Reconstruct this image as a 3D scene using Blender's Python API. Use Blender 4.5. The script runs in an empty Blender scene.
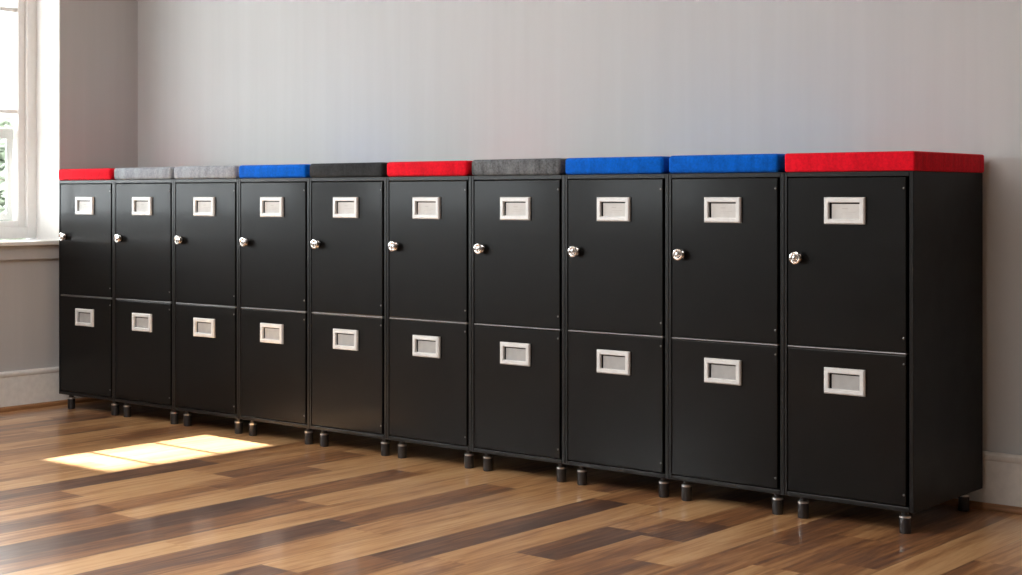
import bpy, bmesh, math, random
from mathutils import Vector, Matrix
random.seed(7)
scene = bpy.context.scene
col = scene.collection
PI = math.pi

# ------------------------------------------------------------------ materials
def new_mat(name):
    m = bpy.data.materials.new(name); m.use_nodes = True
    nt = m.node_tree
    for n in list(nt.nodes): nt.nodes.remove(n)
    out = nt.nodes.new('ShaderNodeOutputMaterial')
    return m, nt, out

def N(nt, t, **kw):
    n = nt.nodes.new(t)
    for k, v in kw.items(): setattr(n, k, v)
    return n

def L(nt, a, b): nt.links.new(a, b)

def principled(nt, out, base, rough, metal=0.0, spec=0.5):
    b = N(nt, 'ShaderNodeBsdfPrincipled')
    b.inputs['Base Color'].default_value = (*base, 1)
    b.inputs['Roughness'].default_value = rough
    b.inputs['Metallic'].default_value = metal
    b.inputs['Specular IOR Level'].default_value = spec
    L(nt, b.outputs[0], out.inputs[0])
    return b

def coords(nt, scale=(1, 1, 1), kind='Object'):
    tc = N(nt, 'ShaderNodeTexCoord'); mp = N(nt, 'ShaderNodeMapping')
    mp.inputs['Scale'].default_value = scale
    L(nt, tc.outputs[kind], mp.inputs['Vector'])
    return mp.outputs[0]

def noise(nt, vec, scale, detail=3, rough=0.5, dist=0.0):
    n = N(nt, 'ShaderNodeTexNoise')
    n.inputs['Scale'].default_value = scale
    n.inputs['Detail'].default_value = detail
    n.inputs['Roughness'].default_value = rough
    n.inputs['Distortion'].default_value = dist
    L(nt, vec, n.inputs['Vector'])
    return n.outputs['Fac']

def ramp(nt, fac, stops):
    r = N(nt, 'ShaderNodeValToRGB')
    e = r.color_ramp.elements
    while len(e) < len(stops): e.new(0.5)
    for i, (p, c) in enumerate(stops):
        e[i].position = p; e[i].color = (*c, 1)
    L(nt, fac, r.inputs[0])
    return r.outputs[0]

def mrange(nt, v, a, b, c, d):
    m = N(nt, 'ShaderNodeMapRange')
    m.inputs[1].default_value = a; m.inputs[2].default_value = b
    m.inputs[3].default_value = c; m.inputs[4].default_value = d
    L(nt, v, m.inputs[0])
    return m.outputs[0]

def bump(nt, h, strength, dist, bsdf):
    b = N(nt, 'ShaderNodeBump')
    b.inputs['Strength'].default_value = strength
    b.inputs['Distance'].default_value = dist
    L(nt, h, b.inputs['Height']); L(nt, b.outputs[0], bsdf.inputs['Normal'])

def math_node(nt, op, a, b=None, clamp=False):
    m = N(nt, 'ShaderNodeMath', operation=op); m.use_clamp = clamp
    for i, v in enumerate((a, b)):
        if v is None: continue
        if isinstance(v, (int, float)): m.inputs[i].default_value = v
        else: L(nt, v, m.inputs[i])
    return m.outputs[0]

def mat_wall(name, c):
    m, nt, out = new_mat(name)
    b = principled(nt, out, c, 0.75, spec=0.3)
    streak = noise(nt, coords(nt, (14, 14, 0.5)), 1.6, 4, 0.55)
    lo = tuple(x * 0.975 for x in c); hi = tuple(min(1, x * 1.02) for x in c)
    L(nt, ramp(nt, streak, [(0.3, lo), (0.7, hi)]), b.inputs['Base Color'])
    g = noise(nt, coords(nt), 160, 2)
    bump(nt, g, 0.12, 0.002, b)
    return m

def mat_plain(name, c, rough=0.5, metal=0, spec=0.5, grain=0.06, gs=40):
    m, nt, out = new_mat(name)
    b = principled(nt, out, c, rough, metal, spec)
    g = noise(nt, coords(nt), gs, 3)
    lo = tuple(x * (1 - grain) for x in c); hi = tuple(x * (1 + grain) for x in c)
    L(nt, ramp(nt, g, [(0.3, lo), (0.7, hi)]), b.inputs['Base Color'])
    return m

def mat_black_steel(name, c=(0.0016, 0.0016, 0.0015), r0=0.34, r1=0.40, coat=0.16, spec=0.15):
    m, nt, out = new_mat(name)
    b = principled(nt, out, c, 0.3, spec=spec)
    b.inputs['Coat Weight'].default_value = coat
    b.inputs['Coat Roughness'].default_value = 0.12
    tc = N(nt, 'ShaderNodeTexCoord')
    oi = N(nt, 'ShaderNodeObjectInfo')
    add = N(nt, 'ShaderNodeVectorMath', operation='ADD')
    sc = N(nt, 'ShaderNodeVectorMath', operation='SCALE'); sc.inputs['Scale'].default_value = 37.0
    L(nt, oi.outputs['Location'], sc.inputs[0])
    L(nt, tc.outputs['Object'], add.inputs[0]); L(nt, sc.outputs[0], add.inputs[1])
    v = add.outputs[0]
    big = noise(nt, v, 14, 2, 0.5)
    L(nt, mrange(nt, big, 0.3, 0.7, r0, r1), b.inputs['Roughness'])
    lo = tuple(x * 0.85 for x in c); hi = tuple(x * 1.15 for x in c)
    L(nt, ramp(nt, big, [(0.3, lo), (0.7, hi)]), b.inputs['Base Color'])
    return m

def mat_fabric(name, c, mottle=0.18, dark=None):
    m, nt, out = new_mat(name)
    b = principled(nt, out, c, 0.85, spec=0.08)
    b.inputs['Sheen Weight'].default_value = 0.04
    b.inputs['Sheen Roughness'].default_value = 0.5
    tc = N(nt, 'ShaderNodeTexCoord'); oi = N(nt, 'ShaderNodeObjectInfo')
    add = N(nt, 'ShaderNodeVectorMath', operation='ADD')
    L(nt, tc.outputs['Object'], add.inputs[0])
    sc = N(nt, 'ShaderNodeVectorMath', operation='SCALE'); sc.inputs['Scale'].default_value = 11.0
    L(nt, oi.outputs['Location'], sc.inputs[0]); L(nt, sc.outputs[0], add.inputs[1])
    mp = N(nt, 'ShaderNodeMapping'); mp.inputs['Scale'].default_value = (1, 1, 0.28)
    L(nt, add.outputs[0], mp.inputs['Vector'])
    wr = noise(nt, mp.outputs[0], 34, 3, 0.55)
    mot = noise(nt, add.outputs[0], 130, 4, 0.7)
    mixv = math_node(nt, 'ADD', math_node(nt, 'MULTIPLY', wr, 0.45), math_node(nt, 'MULTIPLY', mot, 0.55))
    lo = dark or tuple(x * (1 - 1.6 * mottle) for x in c); hi = tuple(min(1, x * (1 + mottle)) for x in c)
    L(nt, ramp(nt, mixv, [(0.36, lo), (0.62, hi)]), b.inputs['Base Color'])
    weave = noise(nt, add.outputs[0], 700, 2)
    h = math_node(nt, 'ADD', math_node(nt, 'MULTIPLY', wr, 1.0), math_node(nt, 'MULTIPLY', weave, 0.18))
    bump(nt, h, 0.5, 0.008, b)
    return m

def mat_floor():
    m, nt, out = new_mat('walnut_planks')
    b = principled(nt, out, (0.3, 0.15, 0.08), 0.3, spec=0.75)
    b.inputs['Coat Weight'].default_value = 0.7
    b.inputs['Coat Roughness'].default_value = 0.12
    at = N(nt, 'ShaderNodeAttribute', attribute_name='plank')
    sep = N(nt, 'ShaderNodeSeparateColor'); L(nt, at.outputs['Color'], sep.inputs[0])
    tone, rnd = sep.outputs[0], sep.outputs[1]
    uv = N(nt, 'ShaderNodeUVMap', uv_map='plank_uv')
    su = N(nt, 'ShaderNodeSeparateXYZ'); L(nt, uv.outputs[0], su.inputs[0])
    tc = N(nt, 'ShaderNodeTexCoord')
    off = N(nt, 'ShaderNodeCombineXYZ')
    L(nt, math_node(nt, 'MULTIPLY', rnd, 17.0), off.inputs[1])
    L(nt, math_node(nt, 'MULTIPLY', rnd, 53.0), off.inputs[2])
    add = N(nt, 'ShaderNodeVectorMath', operation='ADD')
    L(nt, tc.outputs['Object'], add.inputs[0]); L(nt, off.outputs[0], add.inputs[1])
    def stretched(sx, sy):
        mp = N(nt, 'ShaderNodeMapping'); mp.inputs['Scale'].default_value = (sx, sy, 1)
        L(nt, add.outputs[0], mp.inputs['Vector']); return mp.outputs[0]
    heart = noise(nt, stretched(11, 1.1), 1.0, 3, 0.55, 0.6)
    swirl = noise(nt, stretched(30, 3.2), 1.0, 4, 0.6, 1.4)
    grain = noise(nt, stretched(75, 1.6), 1.0, 3, 0.6)
    t = math_node(nt, 'ADD', tone, math_node(nt, 'MULTIPLY', math_node(nt, 'SUBTRACT', heart, 0.5), 1.05))
    t = math_node(nt, 'ADD', t, math_node(nt, 'MULTIPLY', math_node(nt, 'SUBTRACT', swirl, 0.5), 0.85))
    t = math_node(nt, 'ADD', t, math_node(nt, 'MULTIPLY', math_node(nt, 'SUBTRACT', grain, 0.5), 0.75), True)
    c = ramp(nt, t, [(0.0, (0.72, 0.44, 0.215)), (0.30, (0.57, 0.305, 0.132)),
                     (0.55, (0.34, 0.152, 0.064)), (0.80, (0.180, 0.086, 0.050)), (1.0, (0.110, 0.058, 0.042))])
    # fine dark seam along the plank edges
    ex = math_node(nt, 'ABSOLUTE', math_node(nt, 'SUBTRACT', su.outputs[0], 0.5))
    seam = mrange(nt, ex, 0.484, 0.499, 1.0, 0.45)
    hsv = N(nt, 'ShaderNodeMixRGB', blend_type='MULTIPLY'); hsv.inputs[0].default_value = 1.0
    L(nt, c, hsv.inputs[1]); L(nt, seam, hsv.inputs[2])
    L(nt, hsv.outputs[0], b.inputs['Base Color'])
    L(nt, mrange(nt, swirl, 0.3, 0.7, 0.28, 0.36), b.inputs['Roughness'])
    h = math_node(nt, 'ADD', math_node(nt, 'MULTIPLY', grain, 0.06), seam)
    bump(nt, h, 0.18, 0.0012, b)
    return m

def mat_wood(name, c):
    m, nt, out = new_mat(name)
    b = principled(nt, out, c, 0.4)
    g = noise(nt, coords(nt, (3, 3, 60)), 2.0, 4)
    L(nt, ramp(nt, g, [(0.3, tuple(x * .7 for x in c)), (0.7, tuple(x * 1.25 for x in c))]), b.inputs['Base Color'])
    return m

def mat_glass():
    m, nt, out = new_mat('window_glass')
    tr = N(nt, 'ShaderNodeBsdfTransparent'); gl = N(nt, 'ShaderNodeBsdfGlossy')
    tr.inputs[0].default_value = (0.97, 0.985, 0.98, 1)
    gl.inputs['Roughness'].default_value = 0.02
    lw = N(nt, 'ShaderNodeLayerWeight'); lw.inputs[0].default_value = 0.5
    fr = N(nt, 'ShaderNodeMath', operation='MULTIPLY_ADD')
    L(nt, math_node(nt, 'POWER', lw.outputs['Facing'], 5.0), fr.inputs[0])
    fr.inputs[1].default_value = 0.9; fr.inputs[2].default_value = 0.03
    mx = N(nt, 'ShaderNodeMixShader')
    L(nt, fr.outputs[0], mx.inputs[0]); L(nt, tr.outputs[0], mx.inputs[1]); L(nt, gl.outputs[0], mx.inputs[2])
    L(nt, mx.outputs[0], out.inputs[0])
    return m

def mat_leaf():
    m, nt, out = new_mat('leaf_green')
    b = principled(nt, out, (0.22, 0.34, 0.12), 0.55)
    g = noise(nt, coords(nt), 7, 3)
    L(nt, ramp(nt, g, [(0.3, (0.27, 0.31, 0.235)), (0.7, (0.50, 0.54, 0.44))]), b.inputs['Base Color'])
    return m

M = dict(
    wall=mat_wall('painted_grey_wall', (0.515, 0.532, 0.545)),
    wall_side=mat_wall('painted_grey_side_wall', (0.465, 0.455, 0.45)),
    wall_dim=mat_wall('fill_cut_wall', (0.14, 0.13, 0.12)),  # unseen walls toned dark to cut fill light and door reflections
    ceiling=mat_wall('white_ceiling', (0.80, 0.79, 0.77)),
    trim=mat_plain('white_trim_paint', (0.74, 0.72, 0.69), 0.4),
    win=mat_plain('white_window_paint', (0.80, 0.80, 0.79), 0.35, grain=0.02),
    floor=mat_floor(),
    shoe=mat_wood('shoe_wood', (0.30, 0.145, 0.062)),
    door=mat_black_steel('black_door_steel'),
    carcass=mat_black_steel('black_carcass_steel', (0.0035, 0.0035, 0.0036), 0.33, 0.35, 0.0, 0.32),
    side=mat_black_steel('black_side_panel', (0.0022, 0.0021, 0.0018), 0.36, 0.42, 0.0, 0.14),
    gap=mat_plain('gap_shade_black', (0.004, 0.004, 0.004), 0.8, spec=0.1),  # black that stands in for shade behind the door gaps
    edge_glint=mat_plain('edge_glint_metal', (0.22, 0.22, 0.225), 0.42, 0.85),
    frame=mat_plain('label_frame_metal', (0.70, 0.71, 0.71), 0.38, 0.1),
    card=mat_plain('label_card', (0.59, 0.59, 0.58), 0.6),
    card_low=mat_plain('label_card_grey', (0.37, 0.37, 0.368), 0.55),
    ink=mat_plain('card_ink', (0.465, 0.455, 0.45), 0.7),
    chrome=mat_plain('chrome', (0.86, 0.83, 0.81), 0.10, 1.0, grain=0.02),
    hole=mat_plain('key_slot_dark', (0.05, 0.045, 0.045), 0.4, 0.5),
    collar=mat_plain('leg_collar_steel', (0.6, 0.6, 0.6), 0.3, 0.9),
    leg_metal=mat_plain('leg_gunmetal', (0.055, 0.055, 0.058), 0.38, 0.75),
    black_plastic=mat_plain('black_plastic', (0.007, 0.007, 0.0075), 0.2),
    screw=mat_plain('screw_steel', (0.16, 0.16, 0.16), 0.35, 0.8),
    red=mat_fabric('red_fabric', (0.66, 0.006, 0.020), 0.16),
    blue=mat_fabric('blue_fabric', (0.001, 0.108, 0.56), 0.2),
    grey_light=mat_fabric('light_grey_fabric', (0.30, 0.322, 0.362), 0.22),
    grey_mid=mat_fabric('mid_grey_fabric', (0.132, 0.142, 0.153), 0.38),
    charcoal=mat_fabric('charcoal_fabric', (0.029, 0.032, 0.035), 0.34),
    glass=mat_glass(), leaf=mat_leaf(),
    bark=mat_wood('bark', (0.12, 0.08, 0.05)),
    siding=mat_plain('white_siding', (0.86, 0.86, 0.84), 0.6),
    grey_paving=mat_plain('grey_paving', (0.36, 0.355, 0.34), 0.9, grain=0.15),
    blocker=mat_plain('sun_blocker_boards', (0.7, 0.7, 0.68), 0.6),
)

# ------------------------------------------------------------------ mesh helpers
def add_box(bm, lo, hi, bev=0.0, seg=2, mi=0):
    x0, y0, z0 = lo; x1, y1, z1 = hi
    vs = [bm.verts.new(p) for p in ((x0, y0, z0), (x1, y0, z0), (x1, y1, z0), (x0, y1, z0),
                                    (x0, y0, z1), (x1, y0, z1), (x1, y1, z1), (x0, y1, z1))]
    fs = [bm.faces.new([vs[i] for i in q]) for q in
          ((3, 2, 1, 0), (4, 5, 6, 7), (0, 1, 5, 4), (1, 2, 6, 5), (2, 3, 7, 6), (3, 0, 4, 7))]
    for f in fs: f.material_index = mi
    if bev:
        es = list({e for f in fs for e in f.edges})
        r = bmesh.ops.bevel(bm, geom=es, offset=bev, segments=seg, profile=0.5, affect='EDGES')
        for f in r['faces']: f.material_index = mi
    return fs

def add_lathe(bm, prof, centre, axis='z', seg=24, mi=0, cap0=True, cap1=True):
    """prof: list of (radius, height[, material]) along the axis"""
    rings = []
    for p in prof:
        r, h = p[0], p[1]
        ring = []
        for i in range(seg):
            a = 2 * PI * i / seg
            if axis == 'z': q = (centre[0] + r * math.cos(a), centre[1] + r * math.sin(a), centre[2] + h)
            else: q = (centre[0] + r * math.cos(a), centre[1] - h, centre[2] + r * math.sin(a))   # -y axis
            ring.append(bm.verts.new(q))
        rings.append(ring)
    for k in range(len(rings) - 1):
        m_ = prof[k + 1][2] if len(prof[k + 1]) > 2 else mi
        for i in range(seg):
            j = (i + 1) % seg
            f = bm.faces.new((rings[k][i], rings[k][j], rings[k + 1][j], rings[k + 1][i]))
            f.material_index = m_; f.smooth = True
    if cap0: bm.faces.new(list(reversed(rings[0]))).material_index = mi
    if cap1:
        f = bm.faces.new(rings[-1]); f.material_index = prof[-1][2] if len(prof[-1]) > 2 else mi

def obj(name, bm, mats, parent=None, smooth=False, loc=None):
    bmesh.ops.recalc_face_normals(bm, faces=bm.faces[:])
    me = bpy.data.meshes.new(name)
    bm.to_mesh(me); bm.free()
    for m in (mats if isinstance(mats, (list, tuple)) else [mats]): me.materials.append(m)
    keep = [p.use_smooth for p in me.polygons]
    if any(keep) and not smooth:
        me.set_sharp_from_angle(angle=math.radians(32))
        for p, k in zip(me.polygons, keep): p.use_smooth = k
    if smooth:
        for p in me.polygons: p.use_smooth = True
    o = bpy.data.objects.new(name, me); col.objects.link(o)
    if parent: o.parent = parent
    if loc: o.location = loc
    return o

def struct(name, bm, mats, parent=None):
    o = obj(name, bm, mats, parent)
    if parent is None: o['kind'] = 'structure'
    return o

def thing(name, label, cat, loc=(0, 0, 0), group=None):
    o = bpy.data.objects.new(name, None); col.objects.link(o)
    o.empty_display_size = 0.1
    o.location = loc; o['label'] = label; o['category'] = cat
    if group: o['group'] = group
    return o

def extrude_profile(bm, prof, p0, p1, inward):
    """prof: (out from wall, height) polygon swept from p0 to p1 (xy); inward: unit xy into the room"""
    a = [bm.verts.new((p0[0] + inward[0] * d, p0[1] + inward[1] * d, h)) for d, h in prof]
    b = [bm.verts.new((p1[0] + inward[0] * d, p1[1] + inward[1] * d, h)) for d, h in prof]
    n = len(prof)
    for i in range(n):
        j = (i + 1) % n
        bm.faces.new((a[i], a[j], b[j], b[i]))
    bm.faces.new(a); bm.faces.new(list(reversed(b)))

# ------------------------------------------------------------------ room
XW, YB = -0.117, 0.507            # left wall face, back wall face
XR, YF, ZC = 7.6, -6.2, 2.75
T = 0.26
# floor: one mesh, a quad per plank; tone is the colour of the board
PW = 0.137
rows = {0: [(9, .35)], 1: [(-.3, .6), (9, .5)], 2: [(-.2, .3), (9, .35)], 3: [(0.0, .7), (9, .5)], 4: [(9, .25)],
        5: [(-.15, .62), (9, .45)], 6: [(9, .2)], 7: [(-.35, .5), (9, .6)], 8: [(9, .22)], 9: [(9, .2)],
        10: [(-.72, .42), (9, .22)], 11: [(9, .15)], 12: [(-.45, .8), (9, .5)], 13: [(-1.1, .62), (-.6, .25), (9, .4)],
        14: [(-.6, .3), (.0, .6), (9, .2)], 15: [(-1.15, .72), (-.75, .4), (-.3, .55), (9, .3)],
        16: [(-1.2, .42), (9, .15)], 17: [(-.75, .9), (-.15, .72), (9, .35)], 18: [(-.72, .6), (9, .2)],
        19: [(.1, .2), (9, .5)], 20: [(-.85, .85), (-.15, .72), (9, .3)], 21: [(-.9, .45), (9, .3)],
        22: [(-1.34, .75), (-.02, .2), (9, .6)], 23: [(-.12, .9), (9, .55)], 24: [(-.1, .33), (9, .4)],
        25: [(-.83, .3), (-.42, .92), (-.22, .5), (.12, .08), (9, .6)], 26: [(-.45, .5), (-.2, .82), (9, .6)],
        27: [(9, .22)], 28: [(-.3, .5), (9, .58)], 29: [(-.55, .3), (-.1, .66), (9, .5)], 30: [(-.4, .5), (9, .62)],
        31: [(9, .2)], 32: [(-.15, .58), (9, .4)], 33: [(9, .5)]}
bm = bmesh.new()
cl = bm.loops.layers.float_color.new('plank'); ul = bm.loops.layers.uv.new('plank_uv')
nrow = int((XR - XW) / PW) + 2
for k in range(nrow):
    x0 = -0.151 + PW * k; x1 = x0 + PW
    x0c, x1c = max(x0, XW - 0.02), min(x1, XR)
    if x1c <= x0c: continue
    segs = []
    ends = rows.get(k)
    y = YF
    first = ends[0][0] if ends else 9
    tone0 = ends[0][1] if ends else None
    lead = min(first, YB) if first < 8 else YB
    # random boards up to about one metre before the first listed joint
    stop = lead - random.uniform(0.9, 1.5) if ends else YB
    while y < stop - 0.25:
        ye = min(stop, y + random.uniform(0.7, 1.4))
        segs.append((y, ye, random.choice([.15, .22, .3, .45, .6, .8]))); y = ye
    if ends:
        for ye, t in ends:
            ye = min(ye, YB)
            segs.append((y, ye, t)); y = ye
    for ya, yb_, t in segs:
        if yb_ <= ya: continue
        r = random.random()
        vs = [bm.verts.new(p) for p in ((x0c, ya, 0), (x1c, ya, 0), (x1c, yb_, 0), (x0c, yb_, 0))]
        f = bm.faces.new(vs)
        for lp, q in zip(f.loops, ((0, 0), (1, 0), (1, 1), (0, 1))):
            lp[cl] = (t, r, 0, 1); lp[ul].uv = q
add_box(bm, (XW - T, YF - .2, -0.12), (XR + .2, YB + .2, -0.002))
fl = struct('floor', bm, M['floor'])

bm = bmesh.new(); add_box(bm, (XW - T, YB, 0), (XR + .2, YB + .2, ZC)); struct('wall_back', bm, M['wall'])
bm = bmesh.new(); add_box(bm, (XR, YF - .2, 0), (XR + .2, YB, ZC)); struct('wall_right', bm, M['wall_dim'])
bm = bmesh.new(); add_box(bm, (XW - T, YF - .2, 0), (XR, YF, ZC)); struct('wall_front', bm, M['wall_dim'])
bm = bmesh.new(); add_box(bm, (XW - T, YF - .2, ZC), (XR + .2, YB + .2, ZC + .15)); struct('ceiling', bm, M['ceiling'])

# left wall with three window openings
WZ0, WZ1 = 0.735, 2.42
wins = [(-1.795, 0.085), (-3.90, -2.02), (-5.95, -4.12)]
bm = bmesh.new()
ys = [YF] + [v for a, b in sorted(wins) for v in (a, b)] + [YB]
for i in range(0, len(ys), 2): add_box(bm, (XW - T, ys[i], 0), (XW, ys[i + 1], ZC))
for a, b in wins:
    add_box(bm, (XW - T, a, 0), (XW, b, WZ0 - 0.012)); add_box(bm, (XW - T, a, WZ1), (XW, b, ZC))
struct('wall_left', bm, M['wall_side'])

REV = 0.175                       # reveal depth to the window frame
def make_window(idx, a, b, npane):
    w = bpy.data.objects.new('window_%d' % idx, None); col.objects.link(w)
    w['kind'] = 'structure'; w.location = (XW, a, WZ0)
    W_, H_ = b - a, WZ1 - WZ0
    xf = -REV                      # room-side face of the frame
    # white painted linings of the opening
    bm = bmesh.new()
    add_box(bm, (-T, W_ - 0.006, 0), (0.002, W_ + 0.0, H_))
    add_box(bm, (-T, 0, 0), (0.002, 0.006, H_))
    add_box(bm, (-T, 0.006, H_ - 0.006), (0.002, W_ - 0.006, H_))
    obj('window_reveal', bm, M['win'], w)
    # outer frame with a stepped stop
    bm = bmesh.new()
    fw, fz = 0.052, 0.058
    def ring(x0, x1, o, wd, wz):
        add_box(bm, (x0, o, o), (x1, o + wd, H_ - o), 0.002, 1)
        add_box(bm, (x0, W_ - o - wd, o), (x1, W_ - o, H_ - o), 0.002, 1)
        add_box(bm, (x0, o + wd, o), (x1, W_ - o - wd, o + wz), 0.002, 1)
        add_box(bm, (x0, o + wd, H_ - o - wz), (x1, W_ - o - wd, H_ - o), 0.002, 1)
    ring(xf - 0.07, xf, 0.006, fw - .006, fz - .006)
    obj('window_frame', bm, M['win'], w)
    bm = bmesh.new()
    ring(xf - 0.055, xf - 0.018, fw, 0.036, 0.034)
    # muntins
    y0, y1, z0, z1 = fw + .036, W_ - fw - .036, fz + .030, H_ - fz - .030
    xm0, xm1 = xf - 0.048, xf - 0.026
    n = npane
    for i in range(1, n):
        yy = y0 + (y1 - y0) * i / n
        add_box(bm, (xm0, yy - .009, z0), (xm1, yy + .009, z1), 0.002, 1)
    for zz in (1.313 - WZ0, 1.772 - WZ0, 2.235 - WZ0):
        add_box(bm, (xm0, y0, zz - .0095), (xm1, y1, zz + .0095), 0.002, 1)
    # slim half-height storm frame on the outer side
    xs0, xs1, zs = xf - 0.067, xf - 0.056, 1.235 - WZ0
    add_box(bm, (xs0, y1 - .034, z0), (xs1, y1, zs)); add_box(bm, (xs0, y0, z0), (xs1, y0 + .034, zs))
    add_box(bm, (xs0, y0 + .034, zs - .045), (xs1, y1 - .034, zs)); add_box(bm, (xs0, y0 + .034, z0), (xs1, y1 - .034, z0 + .03))
    obj('window_sash', bm, M['win'], w)
    bm = bmesh.new(); add_box(bm, (xf - 0.039, y0 - .01, z0 - .01), (xf - 0.035, y1 + .01, z1 + .01))
    obj('window_pane', bm, M['glass'], w)
    # stool with a rounded nose and the apron below
    bm = bmesh.new()
    add_box(bm, (-REV - .07, 0.0, -0.012), (0.0, W_, 0.0))
    add_box(bm, (0.0, -0.05, -0.020), (0.038, W_ + 0.05, 0.0), 0.005, 2)
    obj('window_sill', bm, M['win'], w)
    bm = bmesh.new(); add_box(bm, (0.0, -0.03, -0.082), (0.016, W_ + 0.03, -0.020), 0.002, 1)
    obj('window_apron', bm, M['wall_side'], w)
    return w
for i, ((a, b), n) in enumerate(zip(wins, (6, 6, 6))): make_window(i + 1, a, b, n)

# baseboards and shoe mouldings
base_prof = [(0, 0), (0.016, 0), (0.016, 0.146), (0.019, 0.150), (0.0205, 0.156), (0.0205, 0.163), (0.016, 0.169), (0, 0.170)]
shoe_prof = [(0.016, 0), (0.032, 0), (0.0315, 0.008), (0.028, 0.015), (0.022, 0.019), (0.016, 0.020)]
def run(name, p0, p1, inward, prof, mat):
    bm = bmesh.new(); extrude_profile(bm, prof, p0, p1, inward); struct(name, bm, mat)
run('baseboard_back', (XW, YB), (XR, YB), (0, -1), base_prof, M['trim'])
run('baseboard_left', (XW, YF), (XW, YB - .0206), (1, 0), base_prof, M['trim'])
run('baseboard_right', (XR, YF), (XR, YB - .0206), (-1, 0), base_prof, M['trim'])
run('trim_1', (XW + .016, YB), (XR - .016, YB), (0, -1), shoe_prof, M['shoe'])
run('trim_2', (XW, YF), (XW, YB - .0325), (1, 0), shoe_prof, M['shoe'])

# ------------------------------------------------------------------ lockers
W, D, ZB, ZT = 0.40, 0.47, 0.065, 1.0
def label_frame_bm(x0, x1, z0, z1, y):
    """mitred frame standing proud of the door, open in the middle"""
    bm = bmesh.new()
    h, e, b = 0.010, 0.0035, 0.0150
    loops = [(0, 0), (0, h - e), (e, h), (b - 0.002, h), (b, h - 0.002), (b, 0.0004)]
    rings = []
    for ins, out in loops:
        rings.append([bm.verts.new(p) for p in ((x0 + ins, y - out, z0 + ins), (x1 - ins, y - out, z0 + ins),
                                                (x1 - ins, y - out, z1 - ins), (x0 + ins, y - out, z1 - ins))])
    for a, b_ in zip(rings, rings[1:]):
        for i in range(4):
            j = (i + 1) % 4; bm.faces.new((a[i], a[j], b_[j], b_[i]))
    return bm

def card_bm(x0, x1, z0, z1, y, lines):
    bm = bmesh.new()
    add_box(bm, (x0 + .0220, y - .0016, z0 + .0145), (x1 - .0148, y - .0002, z1 - .0190))  # card cut short left and top; black door strip stands in for shade
    cx, cz = (x0 + x1) / 2 + .004, (z0 + z1) / 2
    for dx, dz, w, h in lines:
        vs = [bm.verts.new((cx + dx + sx * w / 2, y - .0018, cz + dz + sz * h / 2)) for sx, sz in ((-1, -1), (1, -1), (1, 1), (-1, 1))]
        bm.faces.new(vs).material_index = 1
    return bm

YD = 0.0015                        # door face, a hair behind the carcass front
DX0, DX1 = 0.0105, 0.377
PX0, PX1 = 0.1305, 0.2565
def screws(parent, zs):
    for z in zs:
        bm = bmesh.new()
        add_lathe(bm, [(0.0034, 0), (0.0034, 0.0012), (0.0024, 0.0022), (0.0008, 0.0026)], (0.3705, YD, z), 'y', 12)
        obj('screw', bm, M['screw'], parent)

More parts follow.
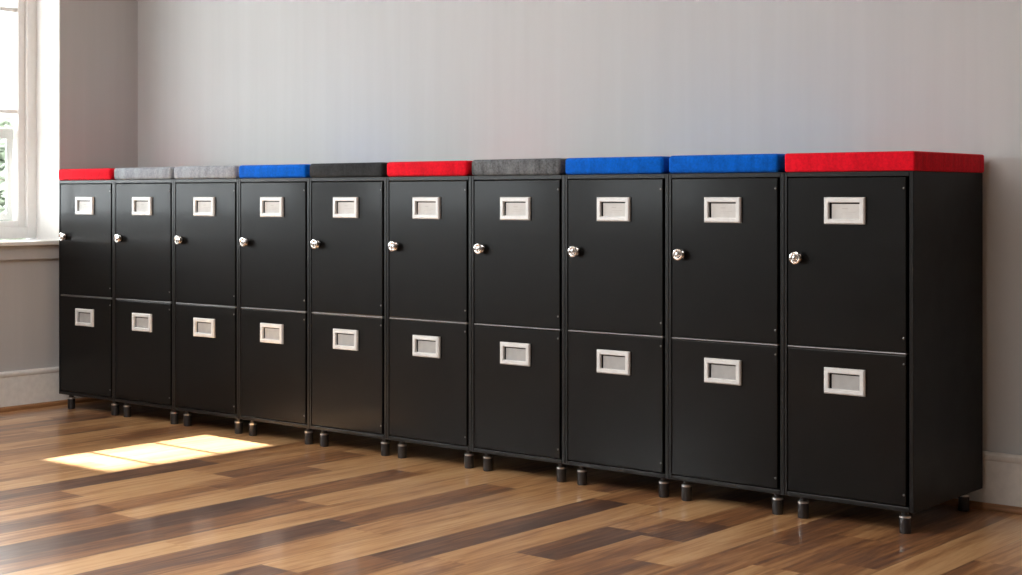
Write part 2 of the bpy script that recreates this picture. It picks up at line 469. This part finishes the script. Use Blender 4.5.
def make_locker(label):
    t = thing('locker', label, 'locker', (0, 0, 0), 'black lockers standing in a row along the wall')
    # carcass: sides, top, bottom, back, plus a dark sheet standing in for gap shade
    bm = bmesh.new()
    e = 0.0004
    add_box(bm, (e, 0, ZB), (0.0095, D, ZT), 0.0012, 1)
    add_box(bm, (0.3865, 0, ZB), (W - e, D, ZT), 0.0012, 1)
    for f in bm.faces:
        if f.calc_center_median().x > W - e - 1e-4: f.material_index = 1
    add_box(bm, (0.0095, 0, 0.986), (0.3865, D, ZT), 0.0012, 1)
    add_box(bm, (0.0095, 0, ZB), (0.3865, D, 0.079), 0.0025, 2)
    add_box(bm, (0.0095, D - .012, 0.079), (0.3865, D - .002, 0.986))
    obj('carcass', bm, [M['carcass'], M['side']], t)
    bm = bmesh.new(); add_box(bm, (0.0097, 0.021, 0.0795), (0.3863, 0.024, 0.9855))
    obj('gap_shade_panel', bm, M['gap'], t)
    bm = bmesh.new()
    add_box(bm, (DX0 - .0005, YD - .001, 0.4955), (DX1 + .001, 0.020, 0.5010), 0.0024, 3)  # added pale strip imitating the glint on the lower door's top edge
    obj('divider_glint', bm, M['edge_glint'], t)
    # upper door
    bm = bmesh.new(); add_box(bm, (DX0, YD, 0.5025), (DX1, YD + .016, 0.9835), 0.0022, 2)
    du = obj('upper_door', bm, M['door'], t)
    z0, z1 = 0.852, 0.928
    obj('label_frame', label_frame_bm(PX0, PX1, z0, z1, YD), M['frame'], du)
    obj('label_card', card_bm(PX0, PX1, z0, z1, YD, [(-.004, .006, .017, .0022), (.008, -.004, .040, .0012), (.0, -.009, .034, .001)]), [M['card'], M['ink']], du)
    screws(du, (0.953, 0.541))
    # lock knob: black collar, chrome neck, flared dished cap with a key slot
    bm = bmesh.new()
    c = (0.045, YD, 0.754)
    add_lathe(bm, [(0.0155, 0, 1), (0.0155, 0.004, 1), (0.0125, 0.006, 1), (0.0100, 0.007, 0), (0.0095, 0.012, 0), (0.0125, 0.015, 0), (0.0172, 0.0175, 0),
                   (0.0182, 0.0200, 0), (0.0172, 0.0222, 0), (0.0135, 0.0232, 0), (0.0112, 0.0222, 0), (0.0100, 0.0205, 0),
                   (0.0080, 0.0205, 2), (0.0072, 0.0225, 0), (0.0035, 0.0232, 0)], c, 'y', 32)
    y_ = c[1] - .0237
    add_box(bm, (c[0] - .0012, y_, c[2] - .0055), (c[0] + .0012, y_ + .001, c[2] + .0055), mi=2)
    obj('lock_knob', bm, [M['chrome'], M['black_plastic'], M['hole']], du)
    # lower door
    bm = bmesh.new(); add_box(bm, (DX0, YD, 0.0810), (DX1, YD + .016, 0.4940), 0.0022, 2)
    dl = obj('lower_door', bm, M['door'], t)
    z0, z1 = 0.372, 0.446
    obj('label_frame', label_frame_bm(PX0, PX1, z0, z1, YD), M['frame'], dl)
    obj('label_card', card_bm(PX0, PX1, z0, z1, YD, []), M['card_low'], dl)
    screws(dl, (0.470, 0.111))
    # feet
    for lx in (0.042, W - 0.042):
        for ly in (0.036, D - 0.040):
            bm = bmesh.new()
            add_lathe(bm, [(0.0145, 0.0), (0.0160, 0.003), (0.0160, 0.044), (0.0105, 0.046), (0.0105, ZB)], (lx, ly, 0), 'z', 20)
            lg = obj('leg', bm, M['leg_metal'], t)
            bm = bmesh.new()
            add_lathe(bm, [(0.0160, 0.0432), (0.0168, 0.0436), (0.0168, 0.0490), (0.0106, 0.0502)], (lx, ly, 0), 'z', 20, cap0=False, cap1=False)
            obj('leg_collar', bm, M['collar'], lg)
    return t

def copy_tree(o, parent=None):
    c = o.copy(); col.objects.link(c)
    if parent: c.parent = parent
    for ch in list(o.children): copy_tree(ch, c)
    return c

tops = [('red', 'red', 'bright red'), ('grey_light', 'light grey', ''), ('grey_light', 'light grey', ''), ('blue', 'blue', ''),
        ('charcoal', 'charcoal', ''), ('red', 'red', ''), ('grey_mid', 'mid grey', ''), ('blue', 'blue', ''), ('blue', 'blue', ''), ('red', 'red', '')]
lock_labels = [
    'black two-door metal locker nearest the window, under a red cushion',
    'black two-door locker second from the window, under a light grey cushion',
    'black two-door locker third from the window, light grey cushion on top',
    'black two-door locker with a blue cushion on top, between light grey and charcoal cushions',
    'black two-door locker under the charcoal cushion',
    'black two-door locker under the red cushion in the middle of the row',
    'black two-door locker under the mid grey cushion, right of the middle red one',
    'black two-door locker under the left one of the two adjoining blue cushions',
    'black two-door locker under the right one of the two adjoining blue cushions',
    'black two-door locker at the right end of the row, its side panel showing',
]
cush_labels = [
    'red seat cushion on the leftmost locker beside the window',
    'light grey seat cushion right beside the leftmost red cushion',
    'light grey seat cushion directly left of a blue cushion',
    'blue seat cushion between a light grey and the charcoal cushion',
    'charcoal seat cushion between a blue and a red cushion',
    'red seat cushion in mid-row between the charcoal and mid grey cushions',
    'mid grey heathered seat cushion between a red and a blue cushion',
    'blue seat cushion directly right of the mid grey cushion',
    'blue seat cushion directly left of the rightmost red cushion',
    'red seat cushion at the right end of the row, its side showing',
]
proto = make_locker(lock_labels[0])
lockers = [proto]
for i in range(1, 10):
    c = copy_tree(proto); c.location = (i * W, 0, 0); c['label'] = lock_labels[i]
    lockers.append(c)

def cushion_bm(w, d, h, r=0.011):
    bm = bmesh.new()
    add_box(bm, (-w / 2, 0, 0), (w / 2, d, h))
    bm.edges.ensure_lookup_table()
    vert = [e for e in bm.edges if abs(e.verts[0].co.z - e.verts[1].co.z) > h * .9]
    bm.normal_update()
    bmesh.ops.bevel(bm, geom=vert, offset=r * 1.05, segments=4, profile=0.5, affect='EDGES')
    bmesh.ops.recalc_face_normals(bm, faces=bm.faces[:]); bm.normal_update()
    flat = [e for e in bm.edges if abs(e.verts[0].co.z - e.verts[1].co.z) < 1e-5 and len({round(f.normal.z) for f in e.link_faces}) > 1]
    bmesh.ops.bevel(bm, geom=flat, offset=r, segments=3, profile=0.5, affect='EDGES')
    return bm
for i in range(10):
    rnd = random.Random(40 + i)
    h = 0.0500 + 0.0006 * i + rnd.uniform(-.001, .001)
    w = 0.3815 if i < 9 else 0.402
    o = obj('seat_cushion', cushion_bm(w, 0.478, h, 0.011 if i < 9 else 0.006), M[tops[i][0]], smooth=True)
    xoff = (0.203 if i == 9 else (0.1870 if i == 0 else 0.1895))
    o.location = (i * W + xoff, -0.004, ZT)
    o['label'] = cush_labels[i]; o['category'] = 'cushion'; o['group'] = 'seat cushions on top of the lockers'

# ------------------------------------------------------------------ outdoors
bm = bmesh.new(); add_box(bm, (-30, -25, -0.5), (XW - T, 25, -0.3)); g = struct('ground', bm, M['grey_paving'])  # outdoor ground toned grey to keep its bounced light neutral
# neighbouring house with lapped boards
h = thing('neighbouring_house', 'white clapboard house wall seen through the window behind the shrub', 'house', (-9, 6, -0.3))
bm = bmesh.new()
add_box(bm, (-5, -9, 0), (-0.03, 9, 6.2))
for k in range(31):
    z = k * .2
    vs = [bm.verts.new(p) for p in ((0.0, -9, z), (0.0, 9, z), (-0.028, 9, z + .2), (-0.028, -9, z + .2))]
    bm.faces.new(vs)
    vs = [bm.verts.new(p) for p in ((0.0, -9, z), (-0.029, -9, z), (-0.029, 9, z), (0.0, 9, z))]
    bm.faces.new(vs)
obj('house_wall', bm, M['siding'], h)
bm = bmesh.new()
vs = [bm.verts.new(p) for p in ((.4, -9.4, 6.1), (.4, 9.4, 6.1), (-2.5, 9.4, 8.2), (-2.5, -9.4, 8.2), (-5.4, 9.4, 6.1), (-5.4, -9.4, 6.1))]
bm.faces.new((vs[0], vs[1], vs[2], vs[3])); bm.faces.new((vs[3], vs[2], vs[4], vs[5]))
obj('house_roof', bm, M['bark'], h)
# leafy shrub outside the pane
def shrub(x, y, hgt, rad, n, label):
    s = thing('garden_shrub', label, 'shrub', (x, y, -0.3))
    bm = bmesh.new()
    for k in range(5):
        a = k * 1.256
        add_lathe(bm, [(0.02, 0), (0.008, hgt * .6)], (0.08 * math.cos(a), 0.08 * math.sin(a), 0), 'z', 6)
    obj('stem', bm, M['bark'], s)
    bm = bmesh.new()
    rr = random.Random(int(x * 100 + y * 10))
    for k in range(n):
        while True:
            p = Vector((rr.uniform(-1, 1), rr.uniform(-1, 1), rr.uniform(-1, 1)))
            if 0.40 < p.length < 1: break
        lump = 1 + .18 * math.sin(7 * p.x + 3 * p.z) * math.cos(6 * p.y)
        p = Vector((p.x * rad * lump, p.y * rad * lump, hgt * .55 + p.z * hgt * .45 * lump))
        s_ = rr.uniform(.04, .085)
        rot = Matrix.Rotation(rr.uniform(0, 6.28), 3, 'Z') @ Matrix.Rotation(rr.uniform(-1.2, 1.2), 3, 'X')
        vs = [bm.verts.new(p + rot @ Vector(q)) for q in ((-s_, 0, 0), (0, -s_ * .5, .01), (s_, 0, 0), (0, s_ * .5, .01))]
        bm.faces.new(vs)
    f = obj('foliage', bm, M['leaf'], s)
shrub(-2.6, 1.75, 1.80, 0.85, 7000, 'pale green leafy shrub outside the window pane')

# unseen sun blocker added outdoors: leaves a low band through the near window
bm = bmesh.new()
add_box(bm, (-2.87, -0.70, 2.72), (-0.55, 1.2, 2.78))
add_box(bm, (-3.75, -6.0, 2.72), (-0.55, -0.70, 2.78))
struct('sun_blocker', bm, M['blocker'])

# ------------------------------------------------------------------ light
w = bpy.data.worlds.new('overcast_sky'); scene.world = w; w.use_nodes = True
nt = w.node_tree
for n in list(nt.nodes): nt.nodes.remove(n)
out = nt.nodes.new('ShaderNodeOutputWorld'); bg = nt.nodes.new('ShaderNodeBackground')
bg.inputs[0].default_value = (0.92, 0.96, 1.0, 1); bg.inputs[1].default_value = 9.0
nt.links.new(bg.outputs[0], out.inputs[0])

def lamp(name, kind, loc, rot, energy, color=(1, 1, 1), **kw):
    l = bpy.data.lights.new(name, kind); l.energy = energy; l.color = color
    for k, v in kw.items(): setattr(l, k, v)
    o = bpy.data.objects.new(name, l); col.objects.link(o); o.location = loc; o.rotation_euler = rot
    return o
for a, b in wins:
    p = lamp('window_portal', 'AREA', (XW - T - .02, (a + b) / 2, (WZ0 + WZ1) / 2), (0, -PI / 2, 0), 1,
             shape='RECTANGLE', size=WZ1 - WZ0, size_y=b - a)
    p.data.cycles.is_portal = True
# added fill lights under the ceiling, no visible fixtures
lamp('fill_lamp', 'AREA', (3.0, -3.7, ZC - .02), (0, 0, 0), 108, (1.0, 0.985, 0.965), shape='RECTANGLE', size=2.4, size_y=2.4)
lamp('fill_lamp', 'AREA', (1.25, -2.3, ZC - .02), (0, 0, 0), 22, (1.0, 0.985, 0.965), shape='RECTANGLE', size=1.6, size_y=1.8)
# sun from the left, about 32 degrees up
d = Vector((1.0, -0.02, -0.63))
s = lamp('sun', 'SUN', (-5, 0, 6), (0, 0, 0), 46.0, (1.0, 0.965, 0.93), angle=0.012)
s.rotation_euler = d.to_track_quat('-Z', 'Y').to_euler()

# ------------------------------------------------------------------ camera
cam = bpy.data.cameras.new('camera'); co = bpy.data.objects.new('camera', cam); col.objects.link(co)
co.location = (5.82958, -3.934847, 0.930164)
co.rotation_euler = (PI / 2, 0, 0.691236)
cam.sensor_width = 36.0; cam.sensor_fit = 'HORIZONTAL'
cam.lens = 1538.8 / 1022 * 36.0
cam.shift_y = -(287.5 - 196.446) / 1022
cam.clip_start = 0.05
scene.camera = co
scene.view_settings.view_transform = 'Standard'
scene.view_settings.look = 'None'
scene.view_settings.exposure = 0.42
